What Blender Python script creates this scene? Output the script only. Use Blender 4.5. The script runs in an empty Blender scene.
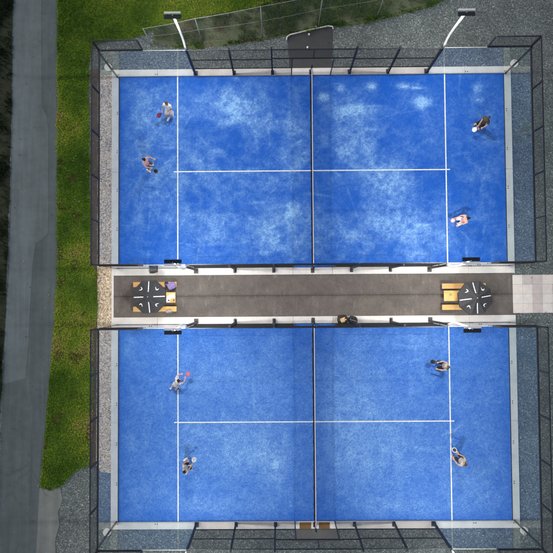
import bpy, bmesh, math, random
import numpy as np
from mathutils import Vector, Matrix
random.seed(7); rng = np.random.default_rng(11)
C = bpy.context.scene.collection
PI = math.pi
# ------------------------------------------------------------------ camera
FPX = 530.24; CAM = Vector((-1.6857, 0.1358, 27.3193)); CR = (0.0308185, 0.0066304, -0.0069145)
cd = bpy.data.cameras.new('camera'); cam = bpy.data.objects.new('camera', cd); C.objects.link(cam)
cam.location = CAM; cam.rotation_euler = CR
cd.sensor_width = 36; cd.lens = 36*FPX/553; cd.clip_end = 2000
bpy.context.scene.camera = cam
from mathutils import Euler
from mathutils.geometry import delaunay_2d_cdt
CM = Euler(CR, 'XYZ').to_matrix()
def P(u, v, h=0.0):
    "plan position of something at real height h"
    d = CM @ Vector(((u-276.5)/FPX, -(v-276.5)/FPX, -1)); t = (h-CAM.z)/d.z
    return Vector((CAM.x+d.x*t, CAM.y+d.y*t, h))
# ------------------------------------------------------------------ tags
def tag(o, label=None, cat=None, group=None, kind=None):
    if label: o['label'] = label
    if cat: o['category'] = cat
    if group: o['group'] = group
    if kind: o['kind'] = kind
    return o
def empty(name, loc, label, cat, group=None, rz=0):
    o = bpy.data.objects.new(name, None); C.objects.link(o); o.location = loc; o.rotation_euler = (0, 0, rz)
    o.empty_display_size = .1
    return tag(o, label, cat, group)
# ------------------------------------------------------------------ mesh builder
class MB:
    def __init__(s): s.v = []; s.f = []
    def add(s, vs, fs):
        n = len(s.v); s.v += [tuple(v) for v in vs]; s.f += [tuple(i+n for i in f) for f in fs]; return s
    def box(s, x0, x1, y0, y1, z0, z1):
        return s.add([(x0,y0,z0),(x1,y0,z0),(x1,y1,z0),(x0,y1,z0),(x0,y0,z1),(x1,y0,z1),(x1,y1,z1),(x0,y1,z1)],
            [(0,3,2,1),(4,5,6,7),(0,1,5,4),(1,2,6,5),(2,3,7,6),(3,0,4,7)])
    def tube(s, pts, r, n=8, caps=True):
        pts = [Vector(p) for p in pts]; m = len(pts); r = r if isinstance(r, (list, tuple)) else [r]*m
        vs = []; up = None
        for i, p in enumerate(pts):
            t = (pts[min(i+1, m-1)]-pts[max(i-1, 0)]).normalized()
            if up is None: up = Vector((0,0,1)) if abs(t.z) < .9 else Vector((1,0,0))
            a = t.cross(up).normalized(); b = a.cross(t).normalized(); up = b
            for k in range(n):
                q = 2*PI*(k+.5)/n; vs.append(p+(a*math.cos(q)+b*math.sin(q))*r[i])
        fs = [(i*n+k, i*n+(k+1)%n, (i+1)*n+(k+1)%n, (i+1)*n+k) for i in range(m-1) for k in range(n)]
        if caps: fs += [tuple(reversed(range(n))), tuple(range((m-1)*n, m*n))]
        return s.add(vs, fs)
    def loft(s, secs, n=14):
        "secs: (centre, u, v, ru, rv); closed rounded ends"
        S = []
        c0, u0, v0, a0, b0 = secs[0]; c1, u1, v1, a1, b1 = secs[-1]
        S.append((c0, u0, v0, a0*.05, b0*.05)); S += secs; S.append((c1, u1, v1, a1*.05, b1*.05))
        vs = []
        for c, u, v, ru, rv in S:
            for k in range(n):
                q = 2*PI*k/n; vs.append(Vector(c)+u*(ru*math.cos(q))+v*(rv*math.sin(q)))
        m = len(S)
        fs = [(i*n+k, i*n+(k+1)%n, (i+1)*n+(k+1)%n, (i+1)*n+k) for i in range(m-1) for k in range(n)]
        fs += [tuple(reversed(range(n))), tuple(range((m-1)*n, m*n))]
        return s.add(vs, fs)
    def ball(s, c, u, v, w, ru, rv, rw, n=12, m=8):
        vs = []; c = Vector(c)
        for i in range(m+1):
            th = PI*i/m
            th = min(max(th, .02), PI-.02)
            for k in range(n):
                q = 2*PI*k/n; vs.append(c+u*(ru*math.sin(th)*math.cos(q))+v*(rv*math.sin(th)*math.sin(q))+w*(rw*math.cos(th)))
        fs = [((i+1)*n+k, (i+1)*n+(k+1)%n, i*n+(k+1)%n, i*n+k) for i in range(m) for k in range(n)]
        fs += [tuple(range(n)), tuple(reversed(range(m*n, (m+1)*n)))]
        return s.add(vs, fs)
    def mesh(s, name, mat, smooth=False, bev=0):
        me = bpy.data.meshes.new(name); me.from_pydata(s.v, [], s.f)
        if mat: me.materials.append(mat)
        if bev:
            bm = bmesh.new(); bm.from_mesh(me); bmesh.ops.bevel(bm, geom=bm.edges[:], offset=bev, segments=2, affect='EDGES', profile=.6); bm.to_mesh(me); bm.free()
        if smooth:
            for p in me.polygons: p.use_smooth = True
        return me
    def build(s, name, mat, parent=None, smooth=False, bev=0, label=None):
        o = bpy.data.objects.new(name, s.mesh(name, mat, smooth, bev)); C.objects.link(o)
        if parent: o.parent = parent
        if label: o['label'] = label
        return o
def copy_tree(o, parent=None):
    c = o.copy(); C.objects.link(c)
    if parent: c.parent = parent
    for ch in list(o.children): copy_tree(ch, c)
    return c
# ------------------------------------------------------------------ materials
def newmat(name):
    m = bpy.data.materials.new(name); m.use_nodes = True; nt = m.node_tree
    return m, nt, nt.nodes['Principled BSDF']
def N(nt, t, **k):
    n = nt.nodes.new(t)
    for a, b in k.items():
        if a in n.inputs: n.inputs[a].default_value = b
        else: setattr(n, a, b)
    return n
def ramp(nt, fac, stops):
    r = nt.nodes.new('ShaderNodeValToRGB'); e = r.color_ramp.elements
    while len(e) < len(stops): e.new(.5)
    for i, (p, c) in enumerate(stops):
        e[i].position = p; e[i].color = (*c, 1) if len(c) == 3 else c
    nt.links.new(fac, r.inputs[0]); return r.outputs[0]
def coords(nt): return nt.nodes.new('ShaderNodeTexCoord').outputs['Object']
def noise(nt, vec, scale, detail=4, rough=.6, out='Fac'):
    n = N(nt, 'ShaderNodeTexNoise', Scale=scale, Detail=detail, Roughness=rough); nt.links.new(vec, n.inputs['Vector']); return n.outputs[out]
def mix(nt, fac, a, b, mode='MIX'):
    m = nt.nodes.new('ShaderNodeMix'); m.data_type = 'RGBA'; m.blend_type = mode
    for s, x in ((0, fac), (6, a), (7, b)):
        if isinstance(x, (int, float)): m.inputs[s].default_value = x
        elif isinstance(x, tuple): m.inputs[s].default_value = (*x, 1)
        else: nt.links.new(x, m.inputs[s])
    return m.outputs[2]
def bump(nt, b, h, strength, dist=.02):
    n = N(nt, 'ShaderNodeBump', Strength=strength, Distance=dist); nt.links.new(h, n.inputs['Height']); nt.links.new(n.outputs[0], b.inputs['Normal'])
def plain(name, col, rough=.6, metal=0, var=.12, scale=8, spec=.4):
    m, nt, b = newmat(name); v = coords(nt)
    n = noise(nt, v, scale, 5, .65)
    dark = tuple(c*(1-var*1.6) for c in col); lite = tuple(min(1, c*(1+var)) for c in col)
    nt.links.new(ramp(nt, n, [(.3, dark), (.7, lite)]), b.inputs['Base Color'])
    b.inputs['Roughness'].default_value = rough; b.inputs['Metallic'].default_value = metal
    b.inputs['Specular IOR Level'].default_value = spec
    return m
def attrcol(nt, name):
    a = nt.nodes.new('ShaderNodeAttribute'); a.attribute_name = name; return a
M = {}
M['black'] = plain('black_powder_coat', (.018,.02,.024), .45, .0, .2)
M['wire'] = plain('black_wire', (.02,.022,.026), .5)
M['white'] = plain('white_paint', (.8,.8,.78), .4, 0, .05)
M['lampbody'] = plain('lamp_body', (.03,.033,.037), .5)
M['galv'] = plain('galvanised_steel', (.32,.34,.33), .5, .3)
M['chain'] = plain('weathered_wire', (.16,.18,.17), .7, .1)
M['netting'] = plain('net_cord', (.012,.012,.014), .8)
M['band'] = plain('net_band', (.72,.66,.66), .7, 0, .1)
M['plate'] = plain('steel_plate', (.07,.07,.072), .5, .2)
def gravel(name, stops, scale, mottle=.35, rough=.9, bmp=.7, big=.5):
    m, nt, b = newmat(name); v = coords(nt)
    vo = N(nt, 'ShaderNodeTexVoronoi', Scale=scale, Randomness=1.0); nt.links.new(v, vo.inputs['Vector'])
    sep = nt.nodes.new('ShaderNodeSeparateColor'); nt.links.new(vo.outputs['Color'], sep.inputs[0])
    base = ramp(nt, sep.outputs[0], stops)
    n1 = noise(nt, v, big, 6, .7)
    lo = tuple([1-mottle]*3); hi = tuple([1+mottle*.5]*3)
    c = mix(nt, 1.0, base, ramp(nt, n1, [(.3, lo), (.7, hi)]), 'MULTIPLY')
    n2 = noise(nt, v, scale*.35, 3, .6)
    c = mix(nt, 1.0, c, ramp(nt, n2, [(.35, (.78,.78,.78)), (.68, (1.25,1.25,1.25))]), 'MULTIPLY')
    nt.links.new(c, b.inputs['Base Color']); b.inputs['Roughness'].default_value = rough
    bump(nt, b, vo.outputs['Distance'], bmp, .02)
    return m
M['gravel'] = gravel('dark_gravel', [(0,(.06,.078,.08)),(.5,(.115,.138,.138)),(.85,(.18,.205,.2)),(.95,(.3,.33,.32)),(1,(.5,.5,.46))], 30, .35)
M['gravel_pale'] = gravel('pale_gravel', [(0,(.2,.15,.105)),(.4,(.52,.39,.25)),(.8,(.74,.6,.43)),(1,(.84,.76,.62))], 24, .2, .9, .8, 1.2)
def asphalt(name, a, b2, scale=60, streak=False):
    m, nt, b = newmat(name); v = coords(nt)
    n = noise(nt, v, scale, 3, .7); n1 = noise(nt, v, .55, 6, .65)
    c = mix(nt, 1.0, ramp(nt, n, [(.3, a), (.7, b2)]), ramp(nt, n1, [(.3, (.8,.8,.8)), (.7, (1.15,1.15,1.15))]), 'MULTIPLY')
    if streak:
        mp = N(nt, 'ShaderNodeMapping'); mp.inputs['Scale'].default_value = (2.2, .12, 1); nt.links.new(v, mp.inputs[0])
        n2 = noise(nt, mp.outputs[0], 1.5, 4, .6)
        c = mix(nt, 1.0, c, ramp(nt, n2, [(.35, (.86,.86,.86)), (.65, (1.1,1.1,1.1))]), 'MULTIPLY')
        wv = noise(nt, v, 1.3, 6, .7, 'Color'); va = N(nt, 'ShaderNodeVectorMath', operation='MULTIPLY_ADD'); nt.links.new(wv, va.inputs[0]); va.inputs[1].default_value = (1.1,1.1,0); nt.links.new(v, va.inputs[2])
        ve = N(nt, 'ShaderNodeTexVoronoi', Scale=.42, feature='DISTANCE_TO_EDGE'); nt.links.new(va.outputs[0], ve.inputs['Vector'])
        gate = noise(nt, v, .35, 2, .5)
        ck = mix(nt, 1.0, ramp(nt, ve.outputs['Distance'], [(.004, (.75,.75,.75)), (.012, (0,0,0))]), ramp(nt, gate, [(.5, (0,0,0)), (.6, (.8,.8,.8))]), 'MULTIPLY')
        c = mix(nt, ck, c, (.065,.08,.083))
        n5 = noise(nt, v, 3.2, 6, .75); c = mix(nt, 1.0, c, ramp(nt, n5, [(.3, (.87,.87,.87)), (.55, (1,1,1)), (.75, (1.13,1.12,1.1))]), 'MULTIPLY')
        n6 = noise(nt, v, 17, 2, .5); c = mix(nt, ramp(nt, n6, [(.75, (0,0,0)), (.79, (.5,.5,.5))]), c, (.24,.24,.2))
    nt.links.new(c, b.inputs['Base Color']); b.inputs['Roughness'].default_value = .88
    bump(nt, b, n, .3, .01); return m
M['road'] = asphalt('road_asphalt', (.07,.092,.098), (.11,.138,.145), 40, True)
M['road_new'] = asphalt('road_patch_asphalt', (.105,.137,.146), (.15,.188,.198), 45, True)
M['road_mid'] = asphalt('road_strip_asphalt', (.082,.108,.116), (.12,.152,.162), 45, True)
M['road_pale'] = asphalt('pale_hardstanding', (.15,.165,.16), (.22,.235,.22), 40, True)
M['pad'] = asphalt('pad_asphalt', (.035,.038,.042), (.06,.062,.064), 50)
M['pad2'] = asphalt('worn_pad', (.075,.078,.078), (.12,.12,.115), 40)
def walkmat():
    m, nt, b = newmat('walkway_rubber'); v = coords(nt)
    n = noise(nt, v, 45, 3, .7); c = ramp(nt, n, [(.3, (.085,.072,.065)), (.7, (.165,.141,.128))])
    n1 = noise(nt, v, 1.1, 7, .72); c = mix(nt, 1.0, c, ramp(nt, n1, [(.28, (.72,.72,.72)), (.5, (1,1,1)), (.72, (1.4,1.36,1.3))]), 'MULTIPLY')
    mp = N(nt, 'ShaderNodeMapping'); mp.inputs['Scale'].default_value = (3.5, .6, 1); mp.inputs['Rotation'].default_value = (0,0,.15); nt.links.new(v, mp.inputs[0])
    n2 = noise(nt, mp.outputs[0], 1.7, 8, .8)
    c = mix(nt, ramp(nt, n2, [(.56, (0,0,0)), (.72, (.6,.6,.6))]), c, (.3,.29,.27))
    n3 = noise(nt, v, 14, 2, .5); sp = nt.nodes.new('ShaderNodeSeparateXYZ'); nt.links.new(v, sp.inputs[0]); ab = N(nt, 'ShaderNodeMath', operation='ABSOLUTE'); nt.links.new(sp.outputs[1], ab.inputs[0])
    nj = noise(nt, v, 2.5, 6, .7); ma = N(nt, 'ShaderNodeMath', operation='MULTIPLY_ADD'); nt.links.new(nj, ma.inputs[0]); ma.inputs[1].default_value = .35; nt.links.new(ab.outputs[0], ma.inputs[2])
    c = mix(nt, 1.0, c, ramp(nt, ma.outputs[0], [(.16, (.74,.72,.72)), (.34, (1,1,1))]), 'MULTIPLY')
    c = mix(nt, ramp(nt, n3, [(.73, (0,0,0)), (.78, (.6,.6,.6))]), c, (.4,.39,.36))
    nt.links.new(c, b.inputs['Base Color']); b.inputs['Roughness'].default_value = .8; bump(nt, b, n, .25, .008); return m
M['walk'] = walkmat()
def concrete(name, col, scale=1.5):
    m, nt, b = newmat(name); v = coords(nt)
    n = noise(nt, v, scale, 7, .7); n1 = noise(nt, v, 55, 2, .6)
    c = ramp(nt, n, [(.3, tuple(x*.84 for x in col)), (.6, col), (.8, tuple(min(.85, x*1.08) for x in col))])
    c = mix(nt, 1.0, c, ramp(nt, n1, [(.3, (.88,.88,.88)), (.7, (1.06,1.06,1.06))]), 'MULTIPLY')
    nt.links.new(c, b.inputs['Base Color']); b.inputs['Roughness'].default_value = .85; bump(nt, b, n1, .15, .005); return m
M['concrete'] = concrete('pale_concrete', (.74,.71,.68))
M['paver'] = []
for i, c in enumerate([(.78,.70,.65), (.62,.54,.52), (.8,.74,.69), (.56,.5,.49)]): M['paver'].append(concrete('paving_slab_%d' % i, c, 2.5))
def grassmat(name, zone=False):
    m, nt, b = newmat(name); a = attrcol(nt, 'tint')
    nt.links.new(a.outputs['Color'], b.inputs['Base Color']); b.inputs['Roughness'].default_value = .75
    b.inputs['Specular IOR Level'].default_value = .25
    tr = nt.nodes.new('ShaderNodeBsdfTranslucent'); nt.links.new(a.outputs['Color'], tr.inputs[0])
    ms = nt.nodes.new('ShaderNodeMixShader'); ms.inputs[0].default_value = .25
    nt.links.new(b.outputs[0], ms.inputs[1]); nt.links.new(tr.outputs[0], ms.inputs[2]); nt.links.new(ms.outputs[0], nt.nodes['Material Output'].inputs[0])
    return m
M['blades'] = grassmat('grass_blades')
def soilmat(name, a, b2, c2):
    m, nt, b = newmat(name); v = coords(nt)
    n = noise(nt, v, 2.2, 7, .75); n1 = noise(nt, v, 24, 3, .7)
    c = ramp(nt, n, [(.32, a), (.5, b2), (.7, c2)])
    c = mix(nt, 1.0, c, ramp(nt, n1, [(.3, (.6,.6,.6)), (.7, (1.3,1.3,1.3))]), 'MULTIPLY')
    nt.links.new(c, b.inputs['Base Color']); b.inputs['Roughness'].default_value = .95; bump(nt, b, n1, .8, .04); return m
M['lawn'] = soilmat('lawn_soil', (.07,.12,.018), (.12,.18,.028), (.18,.2,.05))
M['weedsoil'] = soilmat('weedy_bank_soil', (.06,.09,.035), (.13,.145,.08), (.06,.11,.03))
M['vergesoil'] = soilmat('verge_soil', (.012,.02,.008), (.022,.032,.014), (.04,.045,.025))
M['dirt'] = soilmat('bare_dirt', (.09,.06,.045), (.13,.1,.085), (.05,.055,.03))
def glassmat():
    m, nt, b = newmat('toughened_glass'); nt.nodes.remove(b)
    fr = N(nt, 'ShaderNodeFresnel', IOR=1.62); geo = nt.nodes.new('ShaderNodeNewGeometry')
    inv = N(nt, 'ShaderNodeMath', operation='SUBTRACT'); inv.inputs[0].default_value = 1; nt.links.new(geo.outputs['Backfacing'], inv.inputs[1])
    mu = N(nt, 'ShaderNodeMath', operation='MULTIPLY'); nt.links.new(fr.outputs[0], mu.inputs[0]); nt.links.new(inv.outputs[0], mu.inputs[1])
    mu2 = N(nt, 'ShaderNodeMath', operation='MULTIPLY', use_clamp=True); nt.links.new(mu.outputs[0], mu2.inputs[0]); mu2.inputs[1].default_value = 1.15
    t = nt.nodes.new('ShaderNodeBsdfTransparent'); t.inputs[0].default_value = (.93,.965,.955,1)
    g = nt.nodes.new('ShaderNodeBsdfGlossy'); g.inputs['Roughness'].default_value = .0
    ms = nt.nodes.new('ShaderNodeMixShader'); nt.links.new(mu2.outputs[0], ms.inputs[0]); nt.links.new(t.outputs[0], ms.inputs[1]); nt.links.new(g.outputs[0], ms.inputs[2])
    nt.links.new(ms.outputs[0], nt.nodes['Material Output'].inputs[0]); return m
M['glass'] = glassmat()
M['glass_edge'] = plain('glass_edge', (.32,.42,.4), .3)
def lens():
    m, nt, b = newmat('lit_lamp_lens'); nt.nodes.remove(b); e = nt.nodes.new('ShaderNodeEmission')
    e.inputs[0].default_value = (1,.97,.92,1); e.inputs[1].default_value = 14; nt.links.new(e.outputs[0], nt.nodes['Material Output'].inputs[0]); return m
M['lens'] = lens()
# ------------------------------------------------------------------ noise in numpy
def vnoise(x, y, s, seed):
    r = np.random.default_rng(seed); G = r.random((256, 256))
    X = x*s+100; Y = y*s+100; i = np.floor(X).astype(int); j = np.floor(Y).astype(int); fx = X-i; fy = Y-j
    fx = fx*fx*(3-2*fx); fy = fy*fy*(3-2*fy); g = lambda a, b: G[a % 256, b % 256]
    return g(i,j)*(1-fx)*(1-fy)+g(i+1,j)*fx*(1-fy)+g(i,j+1)*(1-fx)*fy+g(i+1,j+1)*fx*fy
def fbm(x, y, s, seed, oct=5, k=.55):
    t = 0; a = 1; tot = 0
    for o in range(oct): t = t+a*vnoise(x, y, s*2**o, seed+o); tot += a; a *= k
    return t/tot
# ------------------------------------------------------------------ ground sheets
def sheet(name, poly, z, mat, jitter=0, step=.25, kind='structure', seed=1, jit_skip=None):
    "flat outline with an uneven, naturally worn edge"
    pts = []
    r = np.random.default_rng(seed); n = len(poly)
    for i in range(n):
        a = Vector(poly[i][:2]).to_3d(); b = Vector(poly[(i+1) % n][:2]).to_3d(); L = (b-a).length
        m = max(1, int(L/step)) if jitter and L < 45 else 1
        nn = Vector((-(b-a).y, (b-a).x, 0)).normalized()
        for k in range(m):
            p = a.lerp(b, k/m)
            if jitter: p = p+nn*float((fbm(np.array(p.x), np.array(p.y), 1.3, seed, 4)-.5)*2.2*jitter+(r.random()-.5)*jitter*.5)
            pts.append((p.x, p.y, z))
    m = len(pts); cdt = delaunay_2d_cdt([Vector(p[:2]) for p in pts], [(i, (i+1) % m) for i in range(m)], [], 1, 1e-5)
    me = bpy.data.meshes.new(name); me.from_pydata([(q.x, q.y, z) for q in cdt[0]], [], cdt[2]); me.materials.append(mat)
    if sum(q.normal.z for q in me.polygons) < 0: me.flip_normals()
    o = bpy.data.objects.new(name, me); C.objects.link(o); o['kind'] = kind
    return o, [(p[0], p[1]) for p in pts]
def PP(*a): return [tuple(P(u, v)[:2]) for u, v in a]
sheet('ground', [(-600,-600),(600,-600),(600,600),(-600,600)], -.012, M['gravel'])
# lawn: along the road and behind the courts
lawn_r = PP((57,-10),(57,130),(57,260),(53,340),(45,430),(40,486),(50,490),(60,486),(70,477),(78,470),(90,465),(94,400),(94,330),(98,318),(98,273),(91,262),(90,150),(89,60),(94,44),(112,41),(130,39),(148,33),(165,25),(200,18),(232,12),(260,7),(284,-6))
lawn, lawn_p = sheet('lawn', [(-13.27,60)]+lawn_r+[(-1.2,60)], -.004, M['lawn'], .07, .2, seed=4)
weeds_poly = PP((284,-6),(260,7),(232,12),(200,18),(165,25),(154,31),(153,46),(172,47.5),(200,49),(230,45),(262,40),(286,36.5),(333,27.5),(362,24),(400,16),(430,7),(450,-2))+[(14,24),(14,60),(-1.2,60)]
weeds, weeds_p = sheet('weedy_bank', weeds_poly, -.0045, M['weedsoil'], .06, .3, seed=9)
road_r = PP((57,-10),(57,130),(57,260),(53,340),(45,430),(40,486))
road_l = PP((0,480),(3,380),(8,270),(12,130),(14,-10))
verge, verge_p = sheet('verge', [(-80,60),(-80,-60),(-17.5,-60)]+PP((-3,480),(2,380),(7,270),(11,130),(13,-10))+[(-15.6,60)], -.004, M['vergesoil'], .06, .25, seed=21)
sheet('road', [(-13.27,60)]+road_r+PP((34,553))+[(-14.6,-60),(-17.5,-60)]+road_l+[(-15.55,60)], 0, M['road'], 0)
sheet('hardstanding', PP((40,487),(50,491),(60,487),(63,500),(58,512),(60,524),(55,540),(56,553),(54,570))+[(-13.6,-60),(-14.6,-60)]+PP((34,553)), .001, M['road_pale'], .05, .25, seed=31)
sheet('road_patch', PP((14,-9),(41.5,-9),(42,108),(46,114),(48,126),(48.5,160),(48,233),(43,239),(35.5,243),(33,262),(31,290),(28.5,340),(25.5,378),(4.5,384),(4,350),(9.5,270),(13,130)), .004, M['road_new'], .012, .3, seed=3)
sheet('road_strip', PP((42.6,-9),(55.5,-9),(55.5,58),(42.6,58)), .004, M['road_mid'], .012, .3, seed=5)
sheet('road_strip', PP((27,384),(44,384),(43,430),(40,470),(36,553),(30,553),(33,450)), .004, M['road_mid'], .02, .3, seed=6)
# pale gravel round the courts on the left, and bare dirt under the fence
sheet('gravel_strip', [(-11.12,1.05),(-11.12,-1.05),(-11.15,-8.6),(-10.9,-8.95),(-10.38,-9.0),(-10.38,11.6),(-11.12,11.6)], .002, M['gravel_pale'], .03, .15, seed=8)
sheet('dirt_strip', [(-11.5,11.9),(-11.42,1.5),(-11.16,1.25),(-11.16,-1.25),(-11.42,-1.5),(-11.6,-6.5),(-11.7,-8.4),(-11.13,-8.8),(-11.13,11.9)], -.0005, M['dirt'], .05, .15, seed=13)
# walkway between the courts
G2 = 1.454
mb = MB(); mb.box(-10.26,10.24,-1.085,-.012,-.05,.012); mb.box(-10.26,10.24,.012,1.085,-.05,.012)
sm = MB(); sm.box(-10.26,10.24,-.0115,.0115,-.05,.004); tag(sm.build('walkway_seam', M['pad']), kind='structure')
sm = MB(); sm.box(-10.375,-10.265,-1.08,1.08,-.05,.02); tag(sm.build('walkway_edging', M['concrete']), kind='structure')
tag(mb.build('walkway', M['walk']), kind='structure')
# slab paving at the right end: separate slabs inside one paved surface
mb = [MB() for _ in range(4)]
for i in range(12):
    for j in range(4):
        k = random.choice([0,0,0,1,1,2,2,3]) if not (i == 2 and j < 3) else 1
        if j == 0 and i in (1,): k = 1
        x = 10.27+.505*i; y = .98-.49*(j+1)
        mb[k].box(x, x+.495, y, y+.482, -.05, .014)
v = []; f = []; mi = []
me = bpy.data.meshes.new('paving')
for k, b in enumerate(mb):
    n = len(v); v += b.v; f += [tuple(i+n for i in q) for q in b.f]; mi += [k]*len(b.f); me.materials.append(M['paver'][k])
me.from_pydata(v, [], f); me.polygons.foreach_set('material_index', mi)
po = bpy.data.objects.new('paving', me); C.objects.link(po); po['kind'] = 'structure'
# asphalt pad behind the upper gate, with a raised edging
pad = PP((290,76),(288.5,52),(287,37.5),(289,35.5),(300,32.8),(316,29.2),(329,26.8),(332.5,28),(332.5,50),(332,76))
sheet('asphalt_pad', pad, .004, M['pad'])
mb = MB(); mb.tube([P(u, v, .06) for u, v in ((286.5,40),(287,37),(290,34.6),(301,31.9),(316,28.4),(328,25.9),(332.5,26.4),(333.2,29))], .035, 6)
tag(mb.build('pad_edging', M['concrete'], smooth=True), kind='structure')
sheet('asphalt_pad', PP((294.5,529),(340,529),(339.5,541.5),(295,541.5)), .004, M['pad2'], .01, .3)
# ------------------------------------------------------------------ the two courts: turf with sand
def gb(X, Y, lst):
    t = np.zeros_like(X)
    for u, v, ru, rv, a in lst:
        p = P(u, v); t += a*np.exp(-(((X-p.x)/(ru/19.4))**2+((Y-p.y)/(rv/19.4))**2))
    return t
def turfmat():
    m, nt, b = newmat('blue_sanded_turf'); a = attrcol(nt, 'sand'); v = coords(nt)
    n = noise(nt, v, 30, 4, .85); n2 = noise(nt, v, 7, 6, .8)
    s = N(nt, 'ShaderNodeMath', operation='MULTIPLY_ADD'); nt.links.new(n, s.inputs[0]); s.inputs[1].default_value = 5.0; s.inputs[2].default_value = -2.65
    s2 = N(nt, 'ShaderNodeMath', operation='MULTIPLY_ADD'); nt.links.new(n2, s2.inputs[0]); s2.inputs[1].default_value = 2.0; nt.links.new(s.outputs[0], s2.inputs[2])
    mu = N(nt, 'ShaderNodeMath', operation='MULTIPLY'); nt.links.new(s2.outputs[0], mu.inputs[0]); nt.links.new(a.outputs['Fac'], mu.inputs[1])
    base = ramp(nt, n, [(.3, (.0015,.052,.32)), (.7, (.004,.105,.53))])
    c = mix(nt, mu.outputs[0], base, (.27,.50,.78))
    nt.links.new(c, b.inputs['Base Color']); b.inputs['Roughness'].default_value = .85; b.inputs['Specular IOR Level'].default_value = .15
    bump(nt, b, n, .35, .01); return m
M['turf'] = turfmat()
SP = [(341,88,4,3,1.0),(371,87,4,3.5,1.3),(404,86,6,3,1.0),(418,88,7,1.3,.6),(422,102,6,4.5,1.0),(323,97,5,4,1.0),(358,111,17,6,.7),(290,212,8,7,.6),(478,100,5,3,.5),(477,88,4,4,.5),(275,465,3,3,.8)]
def turf(y0, y1, blobs, base, seed, calm=1, off=0, netw=.3, nsc=150):
    nx, ny = 480, 240; xs = np.linspace(-10, 10, nx+1); ys = np.linspace(y0, y1, ny+1); X, Y = np.meshgrid(xs, ys)
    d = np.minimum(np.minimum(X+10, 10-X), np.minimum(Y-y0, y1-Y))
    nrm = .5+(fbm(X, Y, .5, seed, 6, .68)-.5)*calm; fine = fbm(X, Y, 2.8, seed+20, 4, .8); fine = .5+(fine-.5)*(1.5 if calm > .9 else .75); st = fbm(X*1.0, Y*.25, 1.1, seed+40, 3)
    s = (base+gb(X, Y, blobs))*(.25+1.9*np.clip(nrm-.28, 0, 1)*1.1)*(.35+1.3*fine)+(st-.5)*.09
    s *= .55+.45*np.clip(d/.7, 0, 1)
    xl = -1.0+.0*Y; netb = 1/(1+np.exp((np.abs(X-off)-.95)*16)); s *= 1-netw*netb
    # drag marks and scuffs: thin broken streaks of sand, some along the court, some across
    r = np.random.default_rng(seed); S = np.zeros_like(X)
    for k in range(nsc):
        cx, cy = r.uniform(-9.6, 9.6), r.uniform(y0+.3, y1-.3); a = r.choice([0, PI/2, r.uniform(0, PI)])+r.normal(0, .12); L = r.uniform(.15, .9); w_ = r.uniform(.02, .07)
        dx, dy = X-cx, Y-cy; p, q = dx*math.cos(a)+dy*math.sin(a), -dx*math.sin(a)+dy*math.cos(a)+.15*((dx)**2)*r.normal()
        S += r.uniform(.05, .3)*np.exp(-(p/L)**4-(q/w_)**2)
    s = s+S*(.4+1.2*fine)*.7
    rid = 1-np.abs(2*fbm(X*.8, Y, 1.6, seed+60, 5, .7)-1); s = s*(1+(.5+.62*rid**3*1.4-1)*calm)*.74; s += gb(X, Y, SP)*(.2+1.3*fine)*.55
    s += .10*np.exp(-d/.12)*fbm(X, Y, 1.5, seed+80, 3)
    s = np.clip(s, 0.005, .95)
    me = bpy.data.meshes.new('court_turf'); v = np.stack([X, Y, np.full_like(X, .012)], -1).reshape(-1, 3)
    idx = np.arange((nx+1)*(ny+1)).reshape(ny+1, nx+1)
    f = np.stack([idx[:-1,:-1], idx[:-1,1:], idx[1:,1:], idx[1:,:-1]], -1).reshape(-1, 4)
    me.from_pydata(v.tolist(), [], f.tolist()); at = me.attributes.new('sand', 'FLOAT', 'POINT'); at.data.foreach_set('value', s.ravel().astype(np.float32))
    me.materials.append(M['turf']); o = bpy.data.objects.new('court_turf', me); C.objects.link(o); o['kind'] = 'structure'
UB = [(235,105,38,22,.45),(228,118,22,14,.3),(292,145,16,34,.6),(215,168,40,26,.5),(265,125,22,20,.3),(345,105,24,26,.35),(362,150,36,36,.4),(345,235,46,20,.5),(415,228,34,32,.5),
      (150,160,26,60,.18),(478,150,22,60,.25),(240,232,50,22,.3),(290,212,12,9,.6),(341,88,4,3,1.3),(371,87,4,3.5,1.6),(404,86,6,3,1.3),(415,88,6,1.5,.7),(422,102,6,4.5,1.2),(323,97,5,4,1.2),(358,111,17,7,.9),
      (478,100,5,3,.6),(477,88,4,4,.7),(150,110,18,20,.2),(390,180,30,20,.3),(200,215,30,20,.3),(270,235,8,25,.3)]
LB = [(235,440,46,32,.4),(365,450,50,36,.4),(150,480,26,46,.15),(400,508,30,13,.4),(220,505,46,13,.3),(470,470,30,40,.25),(270,465,18,22,.35),(360,395,44,40,.35),(240,370,46,30,.2),(275,465,3,3,.7),(425,345,20,14,.2),(128,345,5,18,.35)]
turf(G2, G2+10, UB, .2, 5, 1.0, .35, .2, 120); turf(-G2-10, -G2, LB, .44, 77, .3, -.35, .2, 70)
M['line'] = plain('white_line_turf', (.66,.72,.70), .8, 0, .16, 9)
for y0, y1 in ((G2, G2+10), (-G2-10, -G2)):
    mb = MB()
    for x in (-6.95, 6.95): mb.add([(x-.03,y0,.017),(x+.03,y0,.017),(x+.03,y1,.017),(x-.03,y1,.017)], [(0,1,2,3)])
    ym = (y0+y1)/2; mb.add([(-7.15,ym-.028,.021),(7.15,ym-.028,.021),(7.15,ym+.028,.021),(-7.15,ym+.028,.021)], [(0,1,2,3)])
    tag(mb.build('court_lines', M['line']), kind='structure')
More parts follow.
